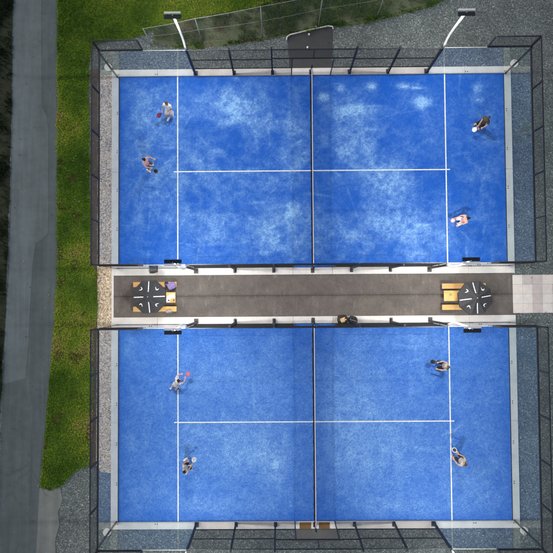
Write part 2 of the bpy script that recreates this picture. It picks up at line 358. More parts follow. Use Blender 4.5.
# concrete ring beam round each court
def ring(y0, y1, gate_y):
    w = .375; mb = MB(); g = .006; z = .045
    segs = [-10.38, -8, -4, -1.02, 0, 1.02, 4, 8, 10.38]
    for a, b in zip(segs, segs[1:]):
        for ya, yb in ((y0-w, y0-.02), (y1+.02, y1+w)): mb.box(a+g, b-g, ya, yb, -.1, z)
    ysg = [y0-.02+.004, (y0+y1)/2, y1+.016]
    for xa, xb in ((-10.38, -10.02), (10.02, 10.38)):
        for a, b in zip(ysg, ysg[1:]): mb.box(xa, xb, a+g, b-g, -.1, z)
    tag(mb.build('concrete_kerb', M['concrete'], bev=.008), kind='structure')
ring(G2, G2+10, 1); ring(-G2-10, -G2, -1)
for sx in (-1, 1):
    for yy in (11.98, -11.98):
        mb = MB(); mb.tube([(sx*10.58, yy, -.1), (sx*10.58, yy, .05)], .2, 20)
        o = mb.build('footing', M['concrete'], bev=.01); o['kind'] = 'structure'
# brown plates laid on the beam in the lower gate
M['mat'] = plain('coir_mat', (.2,.11,.045), .95, 0, .25, 30)
for x0, x1, l in ((-.78,-.2,'brown doormat left of the net post in the lower gateway'), (.2,.75,'brown doormat right of the net post in the lower gateway')):
    mb = MB(); mb.box(x0, x1, -11.83, -11.5, .047, .062); tag(mb.build('doormat', M['mat'], bev=.003), l, 'doormat', 'doormats in the lower gateway')
# ------------------------------------------------------------------ enclosure pieces (built facing -Y->+Y along X, then placed)
def wiremesh(w, h, step=.05, r=.0021):
    mb = MB(); n = int(round(w/step)); m = int(round(h/step))
    for i in range(1, n): x = w*i/n; mb.box(x-r, x+r, -r, r, 0, h)
    for j in range(1, m): z = h*j/m; mb.box(0, w, r, 3*r, z-r, z+r)
    return mb
WM = {}
def wire_obj(w, h, parent, loc, name='mesh_panel', step=.05, r=.0021, mat='wire'):
    k = (w, h, step, r, mat)
    if k not in WM: WM[k] = wiremesh(w, h, step, r).mesh(name, M[mat])
    o = bpy.data.objects.new(name, WM[k]); C.objects.link(o); o.parent = parent; o.location = loc; return o
def glass_panel(parent, x0, x1, h=3.0):
    mb = MB(); t = .006; g = .004; mb.box(x0+g, x1-g, -t, t, .05, h-.012)
    o = mb.build('glass_panel', M['glass'], parent)
    e = MB(); e.box(x0+g, x1-g, -t, t, h-.0118, h-.0068); e.build('top_edge', M['glass_edge'], o)
    for xx in (x0+.05, x1-.05):
        for z in (.3, 1.5, 2.7):
            c = MB(); c.tube([(xx, -.012, z), (xx, .03, z)], .022, 8); c.build('clamp', M['black'], o)
    return o
def post(parent, x, h, y=.04, s=.04, name='post', plate=True):
    mb = MB(); mb.box(x-s, x+s, y-s+.02, y+s+.04, .05, h); o = mb.build(name, M['black'], parent, bev=.004)
    if plate:
        b = MB(); b.box(x-.08, x+.08, y-.02, y+.24, .047, .058); b.box(x-.012, x+.012, y+.085, y+.2, .058, .3); b.build('base_plate', M['plate'], o, bev=.002)
    return o
def rail(parent, x0, x1, z, y=.02, r=.018, name='rail'):
    mb = MB(); mb.box(x0, x1, y-r, y+r, z-r, z+r); return mb.build(name, M['black'], parent)
def end_wall(loc, rz, label):
    "10 m glass back wall with a metre of mesh above"
    t = empty('glass_end_wall', loc, label, 'glass wall', 'glass end walls of the courts', rz)
    for i in range(5):
        x = -5+2*i; glass_panel(t, x, x+2); wire_obj(2, 1, t, (x, .02, 3))
    rail(t, -5, 5, 3.02, .02, .034); rail(t, -5, 5, 4.0, .02, .022)
    for i in range(6):
        mb = MB(); x = -5+2*i; mb.box(x-.025, x+.025, -.03, .06, 3.056, 3.976); mb.build('upper_post', M['black'], t)
    for x in (-4.98, 4.98): post(t, x, 3.0, .05, .03, plate=False)
    mb = MB(); mb.box(-5, 5, -.02, .02, .046, .0496); mb.build('floor_track', M['black'], t)
    return t
def corner_wall(loc, rz, label, flip):
    "4 m of side glass: mesh on top of the outer 2 m; x runs from the corner inwards"
    t = empty('glass_side_wall', loc, label, 'glass wall', 'glass side walls at the court corners', rz)
    s = flip
    for i in range(2):
        a, b = sorted((s*2*i, s*2*(i+1))); glass_panel(t, a, b)
    a, b = sorted((0, s*2)); wire_obj(2, 1, t, (a, .02, 3))
    rail(t, a+.04, b, 3.02, .02, .034); rail(t, a+.04, b, 4.0, .02, .022)
    mb = MB(); x = s*2; mb.box(x-.025, x+.025, -.03, .06, 3.056, 3.976); mb.build('upper_post', M['black'], t)
    a, b = sorted((s*2.03, s*3.96)); r = MB(); r.box(a, b, -.012, .012, 2.996, 3.01); r.build('top_trim', M['galv'], t)
    return t
def mesh_fence(loc, rz, label, s):
    "4 m of mesh from 4 m to 8 m of the side, posts 2 m apart, rails each metre"
    t = empty('mesh_fence', loc, label, 'fence', 'mesh fences along the court sides', rz)
    for i in range(2):
        a, b = sorted((s*(4+2*i), s*(6+2*i))); wire_obj(2, 2.95, t, (a, .0, .05))
    for x in (6, 8): post(t, s*x, 3.0, plate=True)
    for z in (.98, 1.96): rail(t, *sorted((s*4.045, s*8)), z, -.012)
    r = rail(t, *sorted((s*4.045, s*8)), 2.98, -.012, .014)
    return t
def gateway(loc, rz, label):
    "4 m gate bay: two narrow mesh leaves, a 2 m opening under a mesh transom"
    t = empty('gateway', loc, label, 'gate', 'gateways in the middle of the court sides', rz)
    for a in (-1.955, 1.0): wire_obj(.955, 1.97, t, (a, 0, .05))
    for a in (-1.955, 0.0): wire_obj(1.955, .92, t, (a, 0, 2.05))
    rail(t, -1.955, 1.955, 2.04, -.005, .022); rail(t, -1.955, 1.955, 2.98, -.005, .022)
    for x in (-1.01, 1.01): mb = MB(); mb.box(x-.022, x+.022, -.02, .03, .047, 2.016); mb.build('jamb', M['black'], t)
    mb = MB(); mb.box(-.022, .022, -.02, .03, 2.064, 2.956); mb.build('mullion', M['black'], t)
    for a, b in ((-1.955, -1.04), (1.04, 1.955)): rail(t, a, b, .98, -.005)
    return t
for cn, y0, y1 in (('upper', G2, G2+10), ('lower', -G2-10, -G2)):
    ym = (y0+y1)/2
    end_wall((-10, ym, 0), PI/2, 'glass back wall with mesh on top at the left end of the %s blue court' % cn)
    end_wall((10, ym, 0), -PI/2, 'glass back wall with mesh on top at the right end of the %s blue court' % cn)
    for side, yy, rz in (('top', y1, 0), ('bottom', y0, PI)):
        for sx, nm in ((-1, 'left'), (1, 'right')):
            # local +y is outwards; for rz=pi the x axis is mirrored
            cx = sx*10; dirx = -sx if rz == 0 else sx
            desc = 'beside the walkway' if (cn == 'upper') == (side == 'bottom') else ('behind which gravel lies' if cn == 'upper' else 'at the photo edge')
            corner_wall((cx, yy, 0), rz, 'clear glass panels at the %s %s corner of the %s court, %s' % (side, nm, cn, desc), dirx)
            mesh_fence((cx, yy, 0), rz, 'black mesh side fence %s of the %s gateway of the %s court' % (nm, side, cn), dirx)
        gateway((0, yy, 0), rz, 'black mesh gateway with open doorway halfway along the %s side of the %s court' % (side, cn))
    # net
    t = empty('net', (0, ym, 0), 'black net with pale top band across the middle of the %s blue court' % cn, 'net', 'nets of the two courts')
    mb = MB(); n = 250; r = .003
    for i in range(n+1): y = -4.98+9.96*i/n; h = .9-.04*(1-(abs(y)/5)**1.5); mb.box(-r, r, y-r, y+r, .02, h)
    for j in range(22): z = .02+.04*j; mb.box(r, 2.5*r, -4.98, 4.98, z-r, z+r)
    mb.build('net_mesh', M['netting'], t)
    mb = MB(); m = 24
    for i in range(m):
        ya = -4.98+9.96*i/m; yb = -4.98+9.96*(i+1)/m; za = .9-.04*(1-(abs(ya)/5)**1.5); zb = .9-.04*(1-(abs(yb)/5)**1.5)
        mb.add([(-.013,ya,za-.05),(-.013,yb,zb-.05),(-.013,yb,zb+.01),(-.013,ya,za+.01),(.013,ya,za-.05),(.013,yb,zb-.05),(.013,yb,zb+.01),(.013,ya,za+.01)], [(0,1,2,3),(7,6,5,4),(3,2,6,7),(0,4,5,1)])
    mb.build('band', M['band'], t)
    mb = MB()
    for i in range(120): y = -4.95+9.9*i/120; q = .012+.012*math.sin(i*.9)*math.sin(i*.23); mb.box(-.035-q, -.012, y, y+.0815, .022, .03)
    mb.build('net_foot_strip', M['netting'], t)  # dark strip added on the turf to widen the dark line beside the net
    for s in (-1, 1):
        mb = MB(); mb.box(-.04,.04,s*5.06-.04,s*5.06+.04,.05,1.05); p = mb.build('net_post', M['black'], t, bev=.004)
        b = MB(); b.box(-.09,.09,s*5.17-.13,s*5.17+.13,.047,.058); b.build('base_plate', M['plate'], p)
# ------------------------------------------------------------------ floodlight masts, lit
LAMPW = 330
def floodlight(x, y, sgn, label):
    "sgn: +1 when the court lies towards -y from the mast"
    t = empty('floodlight_mast', (x, y, 0), label, 'floodlight', 'lit floodlight masts at the court sides')
    mb = MB(); mb.box(-.055,.055,.0*sgn-.05,.05,.05,3.0); lo = mb.build('lower_mast', M['black'], t, bev=.006)
    b = MB(); b.box(-.11,.11,-.06 if sgn > 0 else -.2,.2 if sgn > 0 else .06,.047,.06); b.build('base_plate', M['plate'], lo, bev=.002)
    o = .04*sgn
    pts = [(0,o*0,3.0),(0,o*.6,3.15),(0,o*2.6,3.5),(0,o*3.2,3.9),(0,o*2.8,4.6),(0,o*1.6,5.4),(0,o*.4,5.85),(0,-o*1.2,6.0)]
    mb = MB(); mb.tube(pts, .05, 12); mb.build('upper_mast', M['white'], t, smooth=True)
    mb = MB(); mb.box(-.34,.34,.075*sgn-.045,.075*sgn+.035,6.0,6.06); mb.build('crossarm', M['white'], t, bev=.006)
    tilt = math.radians(12)
    for sx in (-1, 1):
        c = Vector((sx*.176, -.075*sgn, 5.98)); R = Matrix.Rotation(-tilt*sgn, 4, 'X')
        mb = MB(); mb.box(-.172,.172,-.075,.075,-.03,.04)
        for k in range(9): mb.box(-.155+k*.038,-.149+k*.038,-.06,.06,.0405,.05)
        l = mb.build('lamp', M['lampbody'], t); l.matrix_local = Matrix.Translation(c) @ R
        e = MB(); e.box(-.15,.15,-.06,.06,-.034,-.0302); e.build('lens', M['lens'], l)
    ld = bpy.data.lights.new('floodlight', 'AREA'); ld.shape = 'RECTANGLE'; ld.size = .66; ld.size_y = .14; ld.energy = LAMPW; ld.color = (1,.975,.93)
    lo = bpy.data.objects.new('floodlight_beam', ld); C.objects.link(lo); lo.parent = t
    lo.matrix_local = Matrix.Translation((0, -.075*sgn, 5.93)) @ Matrix.Rotation(-tilt*sgn, 4, 'X')
    return t
for x, nx in ((-6, 'left'), (6, 'right')):
    floodlight(x, 11.53, 1, 'black and white floodlight mast leaning out over the %s at the top' % ('green grass' if x < 0 else 'grey gravel'))
    floodlight(x, 1.36, -1, 'floodlight mast between the upper court and the %s picnic table' % nx)
    floodlight(x, -1.36, 1, 'floodlight mast between the lower court and the %s picnic table' % nx)
    floodlight(x, -11.53, -1, 'floodlight mast at the bottom edge of the lower court, %s half' % nx)
# ------------------------------------------------------------------ chain link fence on the bank
feet = [(-8.29,13.09),(-5.65,13.25),(-2.5,13.5),(.42,14.07),(3.5,14.55),(6.6,15.3),(9.8,16.4)]
hts = [1.85,2.45,3.0,3.0,3.0,3.0,3.0]
t = empty('chain_link_fence', (feet[0][0], feet[0][1], 0), 'thin chain-link fence on galvanised posts crossing the weedy bank', 'fence')
o0 = Vector((feet[0][0], feet[0][1], 0))
for (x, y), h in zip(feet, hts):
    mb = MB(); mb.tube([Vector((x,y,0))-o0, Vector((x,y,h))-o0], .024, 8); mb.build('post', M['galv'], t, smooth=True)
mb = MB(); r = .0012
for k in range(len(feet)-1):
    a = Vector((*feet[k], 0))-o0; b = Vector((*feet[k+1], 0))-o0; ha, hb = hts[k], hts[k+1]; L = (b-a).length; n = int(L/.07)
    q = lambda s, z: a.lerp(b, s)+Vector((0, 0, z*(ha+(hb-ha)*s)))
    for i in range(n+1):
        for d in (1, -1):
            s0 = i/n; s1 = s0+d*2.6/L; z1 = 1
            if s1 > 1: z1 = (1-s0)/(s1-s0); s1 = 1
            if s1 < 0: z1 = s0/(s0-s1); s1 = 0
            mb.tube([q(s0, .02), q(s1, .02+.97*z1)], r, 3, caps=False)
            if d*(s0+0) != 0 and i % 1 == 0 and 0 < i < n:
                pass
    for i in range(int(2.6/.07)):
        z0 = i*.07/2.6
        s1 = (1-z0)*2.6/L
        mb.tube([q(0, .02+.97*z0), q(min(1, s1), .99)], r, 3, caps=False); mb.tube([q(1, .02+.97*z0), q(max(0, 1-s1), .99)], r, 3, caps=False)
mb.build('chain_link', M['chain'], t)
for z, rr in ((.99, .012), (.55, .006), (.03, .006)):
    mb = MB(); pts = []
    for k in range(len(feet)-1):
        for i in range(6):
            s = i/6; a = Vector((*feet[k], 0))-o0; b = Vector((*feet[k+1], 0))-o0; pts.append(a.lerp(b, s)+Vector((0, 0, z*(hts[k]+(hts[k+1]-hts[k])*s)-.05*math.sin(PI*s))))
    mb.tube(pts, rr, 6); mb.build('tension_wire', M['galv'], t, smooth=True)
# little white marker studs on and by the pad
for u, v, l in ((309,34.5,'small pale marker stud in the middle of the asphalt pad'), (307.5,47.5,'small white marker stud on the asphalt pad close to the gateway'), (316,27,'small white marker stud on the edging of the asphalt pad')):
    mb = MB(); p = P(u, v, .02); mb.tube([(0,0,-.02),(0,0,.05),(0,0,.07)], [.05,.05,.03], 12); o = mb.build('marker_stud', M['white'], smooth=True); o.location = p; tag(o, l, 'marker', 'marker studs by the asphalt pad')
# ------------------------------------------------------------------ grass and weeds, blade by blade
def inpoly(x, y, poly):
    c = np.zeros(len(x), bool); n = len(poly); j = n-1
    for i in range(n):
        xi, yi = poly[i]; xj, yj = poly[j]
        if yi != yj: c ^= ((yi > y) != (yj > y)) & (x < (xj-xi)*(y-yi)/(yj-yi)+xi)
        j = i
    return c
def blades(name, poly, box, dens, hmin, hmax, colfn, w=.012, seed=1, per=3, clump=0, leanmax=.9):
    r = np.random.default_rng(seed); x0, x1, y0, y1 = box; n = int((x1-x0)*(y1-y0)*dens)
    x = r.uniform(x0, x1, n); y = r.uniform(y0, y1, n)
    if clump:
        k = r.random(n) < np.clip((fbm(x, y, clump, seed+3, 3)-.38)*4, .06, 1); x, y = x[k], y[k]
    k = inpoly(x, y, poly); x, y = x[k], y[k]; n = len(x)
    col = colfn(x, y, r)
    x = np.repeat(x, per)+r.normal(0, .018, n*per); y = np.repeat(y, per)+r.normal(0, .018, n*per); col = np.repeat(col, per, 0)*r.uniform(.75, 1.25, (n*per, 1))
    n *= per; a = r.uniform(0, 2*PI, n); ln = r.uniform(.3, leanmax, n); h = r.uniform(hmin, hmax, n); ww = w*r.uniform(.6, 1.4, n)
    dx, dy = np.cos(a), np.sin(a)
    v = np.zeros((n, 4, 3)); z0 = -.01
    v[:,0] = np.stack([x-dy*ww, y+dx*ww, np.full(n, z0)], 1); v[:,1] = np.stack([x+dy*ww, y-dx*ww, np.full(n, z0)], 1)
    v[:,2] = np.stack([x+dx*h*ln*.45+dy*ww*.8, y+dy*h*ln*.45-dx*ww*.8, h*.65], 1); v[:,3] = np.stack([x+dx*h*ln, y+dy*h*ln, h*(1-ln*.3)], 1)
    me = bpy.data.meshes.new(name); me.vertices.add(n*4); me.vertices.foreach_set('co', v.ravel().astype(np.float32))
    b = np.arange(n)*4; tri = np.stack([b, b+1, b+2, b, b+2, b+3], 1).ravel()
    me.loops.add(n*6); me.loops.foreach_set('vertex_index', tri.astype(np.int32)); me.polygons.add(n*2); me.polygons.foreach_set('loop_start', np.arange(0, n*6, 3, dtype=np.int32)); me.update(calc_edges=True)
    at = me.attributes.new('tint', 'FLOAT_COLOR', 'POINT'); c4 = np.ones((n, 4, 4)); c4[:,:,:3] = col[:,None,:]; at.data.foreach_set('color', c4.ravel().astype(np.float32))
    me.materials.append(M['blades']); o = bpy.data.objects.new(name, me); C.objects.link(o); o['kind'] = 'stuff'; return o
def lerp3(t, stops):
    ps = [s[0] for s in stops]; return np.stack([np.interp(t, ps, [s[1][k] for s in stops]) for k in range(3)], 1)
def lawncol(x, y, r):
    n = fbm(x, y, .45, 3, 5, .6); yel = np.clip((x+12.9)/1.6, 0, 1)*np.clip((8-y)/10, 0, 1)*(y < 12)
    t = np.clip((n-.3)*2.0+yel*.42+r.normal(0, .09, len(x)), 0, 1)
    c = lerp3(t, [(0,(.085,.19,.018)),(.3,(.16,.3,.025)),(.6,(.29,.41,.04)),(.85,(.44,.49,.07)),(1,(.52,.43,.16))])
    br = fbm(x, y, 1.3, 50, 4); k = (br > .66) & (y < 8) & (r.random(len(x)) < .55); c[k] = np.array([.17,.12,.05])*r.uniform(.7, 1.3, (k.sum(), 1))
    return c
def weedcol(x, y, r):
    n = fbm(x, y, 1.3, 13, 5, .7); right = np.clip((x+3)/2.5, 0, 1)
    t = np.clip((n-.3)*2.2+r.normal(0, .12, len(x)), 0, 1)
    c = lerp3(t, [(0,(.06,.13,.022)),(.4,(.12,.2,.04)),(.68,(.2,.2,.11)),(.85,(.32,.29,.23)),(1,(.38,.22,.08))])
    g = lerp3(t, [(0,(.055,.13,.02)),(.5,(.1,.21,.03)),(.8,(.17,.26,.05)),(1,(.27,.28,.15))])
    return c*(1-right[:,None])+g*right[:,None]
def vergecol(x, y, r):
    n = fbm(x, y, .9, 23, 4); t = np.clip((n-.3)*2.2+r.normal(0, .1, len(x)), 0, 1)
    return lerp3(t, [(0,(.012,.028,.01)),(.5,(.03,.05,.018)),(.85,(.06,.07,.03)),(1,(.1,.09,.06))])
tag(blades('grass', lawn_p, (-14.3,-1,-10.3,20), 520, .04, .1, lawncol, .014, 2, 3), 'bright green grass growing beside the road and above the upper court', 'grass')
tag(blades('dry_weeds', weeds_p, (-10,12,12,22), 430, .05, .22, weedcol, .009, 5, 4, clump=1.9), 'grey brown dry weeds on the bank behind the chain-link fence', 'weeds')
tag(blades('verge_grass', verge_p, (-20,-15,-14,20), 300, .06, .16, vergecol, .014, 8, 3, clump=.9), 'dark rough grass on the far left side of the road', 'grass')
def leaves(name, n, areas, cols, size, label, cat, seed):
    r = np.random.default_rng(seed); mb = MB(); ci = []
    for (x0, x1, y0, y1, z, w_) in areas:
        for _ in range(int(n*w_)):
            x, y, a, sz = r.uniform(x0, x1), r.uniform(y0, y1), r.uniform(0, 2*PI), size*r.uniform(.5, 1.4)
            u = Vector((math.cos(a), math.sin(a), r.normal(0, .2)))*sz; v = Vector((-math.sin(a), math.cos(a), r.normal(0, .3)))*sz*.45; c = Vector((x, y, z+sz*.3))
            mb.add([c-u, c-u*.2+v, c+u, c-u*.2-v], [(0,3,2,1)]); ci += [cols[r.integers(len(cols))]]*4
    o = mb.build(name, M['blades']); at = o.data.attributes.new('tint', 'FLOAT_COLOR', 'POINT'); at.data.foreach_set('color', np.array([(*c, 1) for c in ci], np.float32).ravel()); o['kind'] = 'stuff'; tag(o, label, cat)
leaves('fallen_leaves', 1, [(-11.55,-11.14,-8.4,11.8,.012,420), (-13.2,-11.5,-9,8,.07,160), (-15.5,-13.3,-12,15,.012,45), (-11.1,-10.4,-1.2,1.2,.014,14), (-9,12,12.1,13.2,.004,60), (10.6,12.5,-13,13,.004,60), (-10.2,10.2,-1.05,1.05,.018,34)],
       [(.16,.09,.04),(.24,.15,.06),(.1,.07,.04),(.3,.26,.12),(.12,.13,.05),(.38,.33,.24)], .042, 'small brown fallen leaves scattered over gravel, grass and road', 'leaves', 5)
# ------------------------------------------------------------------ beer table sets
def woodmat(name, a, b2, c2):
    m, nt, b = newmat(name); v = coords(nt); mp = N(nt, 'ShaderNodeMapping'); mp.inputs['Scale'].default_value = (1.2, 16, 16); nt.links.new(v, mp.inputs[0])
    n = noise(nt, mp.outputs[0], 3, 5, .6); n1 = noise(nt, v, 3, 4, .6)
    c = mix(nt, .5, ramp(nt, n, [(.3, a), (.7, b2)]), ramp(nt, n1, [(.35, a), (.7, c2)]))
    nt.links.new(c, b.inputs['Base Color']); b.inputs['Roughness'].default_value = .45; return m
M['wood'] = woodmat('yellow_lacquered_wood', (.55,.3,.08), (.72,.46,.15), (.8,.58,.24))
M['wood2'] = woodmat('orange_lacquered_wood', (.6,.3,.09), (.75,.42,.16), (.78,.5,.22))
M['leg'] = plain('green_steel_leg', (.03,.06,.045), .45)
def trestle(name, loc, L, W, h, mat, label, cat, group, rz=0):
    t = empty(name, loc, label, cat, group, rz)
    mb = MB(); mb.box(-L/2, L/2, -W/2, W/2, h-.028, h)
    if W > .4:
        mb = MB(); 
        for k in range(4): y = -W/2+k*W/4; mb.box(-L/2, L/2, y+.001, y+W/4-.001, h-.028, h)
    mb.build('table_top' if W > .4 else 'seat', mat, t, bev=.002 if W > .4 else .005)
    for s in (-1, 1):
        x = s*(L/2-.28); w = W/2-.04; mb = MB()
        mb.tube([(x,-w,h-.03),(x+s*.03,-w-.0,.015),(x+s*.03,w,.015),(x,w,h-.03)], .014, 6); mb.tube([(x,-w,h*.55),(x,w,h*.55)], .01, 6)
        mb.tube([(x,0,h*.55),(x-s*.28,0,h-.035)], .009, 6); mb.build('leg', M['leg'], t, smooth=True)
    return t
Z0 = .013
bl = empty
trestle('folding_table', (-7.95,-.06,Z0), 2.05, .52, .76, M['wood'], 'narrow yellow wooden table under the left umbrella with papers on it', 'table', 'narrow folding tables on the walkway')
trestle('folding_table', (7.6,-.07,Z0), 2.2, .52, .76, M['wood'], 'narrow yellow wooden table under the right umbrella', 'table', 'narrow folding tables on the walkway')
BG = 'folding benches beside the tables'
trestle('bench', (-8.03,.6,Z0), 2.2, .26, .47, M['wood2'], 'orange wooden bench above the left table, dark bag on its end', 'bench', BG)
trestle('bench', (-8.03,-.64,Z0), 2.2, .26, .47, M['wood'], 'yellow wooden bench below the left table, pale cloth hanging off it', 'bench', BG)
trestle('bench', (7.6,.42,Z0), 2.2, .26, .47, M['wood2'], 'orange wooden bench above the right table', 'bench', BG)
trestle('bench', (7.59,-.65,Z0), 2.2, .26, .47, M['wood'], 'yellow wooden bench below the right table', 'bench', BG)
# umbrellas
M['canvas'] = plain('black_canvas', (.028,.029,.034), .85, 0, .15, 12)
M['print'] = plain('white_print', (.75,.75,.74), .7, 0, .05)
def umbrella(loc, rz, label):
    t = empty('umbrella', loc, label, 'umbrella', 'black octagonal umbrellas over the tables', rz)
    R0, zc, ze = .84, 2.42, 2.14
    def surf(x, y, lift=0):
        # octagonal cone with flats facing +-x, +-y
        a = math.atan2(y, x); k = round(a/(PI/4)); ap = x*math.cos(k*PI/4)+y*math.sin(k*PI/4); s = min(1, ap/(R0*math.cos(PI/8)))
        fr = ((a-PI/8) % (PI/4))/(PI/4); return Vector((x, y, zc+(ze-zc)*s-.04*math.sin(PI*fr)*math.sin(PI*s*.8)+lift))
    mb = MB(); n = 8; rings = 6; vs = [(0,0,zc)]; fs = []
    for j in range(1, rings+1):
        for k in range(8):
            for h in range(4):
                a0 = PI/8+k*PI/4; a1 = a0+PI/4; p = Vector((math.cos(a0), math.sin(a0), 0)).lerp(Vector((math.cos(a1), math.sin(a1), 0)), h/4)*R0*j/rings
                s = j/rings; sag = -.04*math.sin(PI*h/4)*math.sin(PI*s*.8)
                vs.append((p.x, p.y, zc+(ze-zc)*s+sag))
    m = 32
    for k in range(m): fs.append((0, 1+k, 1+(k+1) % m))
    for j in range(rings-1):
        for k in range(m): a = 1+j*m+k; b = 1+j*m+(k+1) % m; fs.append((a, a+m, b+m, b))
    # valance
    base = 1+(rings-1)*m
    for k in range(m): x, y, z = vs[base+k]; vs.append((x*1.005, y*1.005, z-.11-.01*math.sin(k*1.7)))
    for k in range(m): a = base+k; b = base+(k+1) % m; fs.append((a, a+m, b+m, b))
    mb.add(vs, fs); mb.build('canopy', M['canvas'], t)
    # white prints: a word bar on four panels, a hooked mark on the other four
    mb = MB()
    def strip(pts, wd, ang):
        c, s = math.cos(ang), math.sin(ang); L = []
        for i, (x, y) in enumerate(pts):
            q = Vector(pts[min(i+1, len(pts)-1)])-Vector(pts[max(i-1, 0)]); nn = Vector((-q.y, q.x)).normalized()*wd[i]
            for e in (-1, 1):
                X, Y = x+nn.x*e, y+nn.y*e; L.append(surf(X*c-Y*s, X*s+Y*c, .006))
        mb.add(L, [(2*i, 2*i+2, 2*i+3, 2*i+1) for i in range(len(pts)-1)])
    for k in range(4):
        a = k*PI/2; strip([(.24+.05*i, 0) for i in range(11)], [.019+.004*math.sin(i*2.3+k) for i in range(11)], a)
        strip([(.60,-.07),(.545,-.075),(.5,-.05),(.49,-.02),(.51,.03),(.56,.1)], [.006,.016,.025,.024,.015,.003], a+PI/4)
    mb.build('print', M['print'], t)
    mb = MB(); mb.tube([(0,0,.03),(0,0,2.44)], .019, 10); mb.build('pole', M['black'], t, smooth=True)
    mb = MB(); mb.tube([(0,0,2.42),(0,0,2.46),(0,0,2.475)], [.03,.028,.012], 10); mb.build('finial', M['galv'], t, smooth=True)
    for k in range(8):
        a = PI/8+k*PI/4; mb = MB(); mb.tube([(0,0,zc-.03),(math.cos(a)*R0*.98, math.sin(a)*R0*.98, ze-.02)], .007, 5); mb.build('rib', M['galv'], t)
    mb = MB(); mb.tube([(0,0,0),(0,0,.05),(0,0,.07)], [.24,.23,.05], 20); mb.tube([(0,0,.07),(0,0,.3)], .028, 10); mb.build('base', M['plate'], t, smooth=False)
    return t
umbrella((-7.9,-.01,Z0), .03, 'black octagonal umbrella with white marks over the left table')
umbrella((7.55,-.17,Z0), .14, 'black octagonal umbrella with white marks over the right table')
# objects on the tables and benches
def softbag(name, loc, dims, mat, label, cat, group=None, rz=0, strap=True, open_=None):
    t = empty(name, loc, label, cat, group, rz); a, b, h = dims
    bm = bmesh.new(); bmesh.ops.create_cube(bm, size=1); bmesh.ops.subdivide_edges(bm, edges=bm.edges[:], cuts=7, use_grid_fill=True)
    for v in bm.verts:
        p = v.co*2; e = (abs(p.x)**3+abs(p.y)**3+abs(p.z)**3)**(1/3); q = p/max(e, .01)
        k = 1+.1*(math.sin(p.x*5+p.y*3)*math.sin(p.z*4+a*9)); v.co = Vector((q.x*a/2*k, q.y*b/2*k, (q.z*.5+.5)*h*(1+.04*math.sin(p.x*7)) + .0))
        if v.co.z < .01: v.co.z = 0
    me = bpy.data.meshes.new('bag_body'); bm.to_mesh(me); bm.free(); me.materials.append(mat)
    for p in me.polygons: p.use_smooth = True
    o = bpy.data.objects.new('bag_body', me); C.objects.link(o); o.parent = t
    if strap:
        for s in (-1, 1):
            mb = MB(); mb.tube([(-a*.28,s*b*.18,h*.98),(-a*.2,s*b*.24,h*1.16),(0,s*b*.2,h*1.24),(a*.2,s*b*.24,h*1.16),(a*.28,s*b*.18,h*.98)], .012, 6); mb.build('handle', mat, t, smooth=True)
    mb = MB(); mb.box(-a*.4,a*.4,-.008,.008,h*.985,h*1.03); mb.build('zip', M['galv'], t)
    return t
M['fab_black'] = plain('black_nylon', (.02,.02,.023), .6, 0, .3, 20); M['fab_tan'] = plain('tan_towel', (.72,.47,.22), .9, 0, .2, 14)
M['fab_purple'] = plain('purple_fabric', (.3,.22,.5), .8, 0, .25, 14); M['fab_grey'] = plain('grey_nylon', (.09,.09,.095), .6, 0, .3, 20)
M['cloth'] = plain('pale_cloth', (.66,.58,.53), .9, 0, .12, 9); M['paper'] = plain('paper', (.82,.78,.6), .8, 0, .06, 9)
M['navy'] = plain('navy_fabric', (.02,.025,.07), .8)
BGp = 'bags by the court walls'
pz = .048
p = P(342.7, 319.8, .3); softbag('sports_bag', (p.x, p.y, pz), (.52,.46,.34), M['fab_black'], 'round black bag with a crumpled tan towel on top, against the lower court fence', 'bag', BGp, .1, False)
mb = MB()
for k in range(9):
    a = k*.9; q = .12*math.sqrt(k/9); mb.ball((math.cos(a)*q, math.sin(a)*q, .02), Vector((1,0,0)), Vector((0,1,0)), Vector((0,0,1)), .07+.02*math.sin(k*3), .055+.02*math.cos(k*5), .045, 8, 6)
o = mb.build('towel', M['fab_tan'], smooth=True); o.location = (p.x-.01, p.y+.01, pz+.355); tag(o, 'crumpled tan towel lying on a round black bag', 'towel')
p = P(353, 320.2, .25); softbag('sports_bag', (p.x, p.y, pz), (.44,.4,.3), M['fab_black'], 'plain closed black bag right of the bag with the tan towel', 'bag', BGp, -.3)
p = P(153.5, 270.5, .25); softbag('sports_bag', (p.x, p.y+.02, pz), (.42,.3,.32), M['fab_grey'], 'dark grey bag on the concrete above the left umbrella', 'bag', BGp, .2)
p = P(171.5, 285.8, .6); softbag('duffel_bag', (p.x, p.y, Z0+.472), (.42,.34,.2), M['fab_purple'], 'purple and black bag lying on the bench beside the left table', 'bag', None, .5)
p = P(166.8, 284.5, .6); softbag('jacket', (p.x-.02, p.y, Z0+.472), (.2,.3,.12), M['navy'], 'dark navy folded jacket beside the purple bag on the bench', 'jacket', None, .2, False)
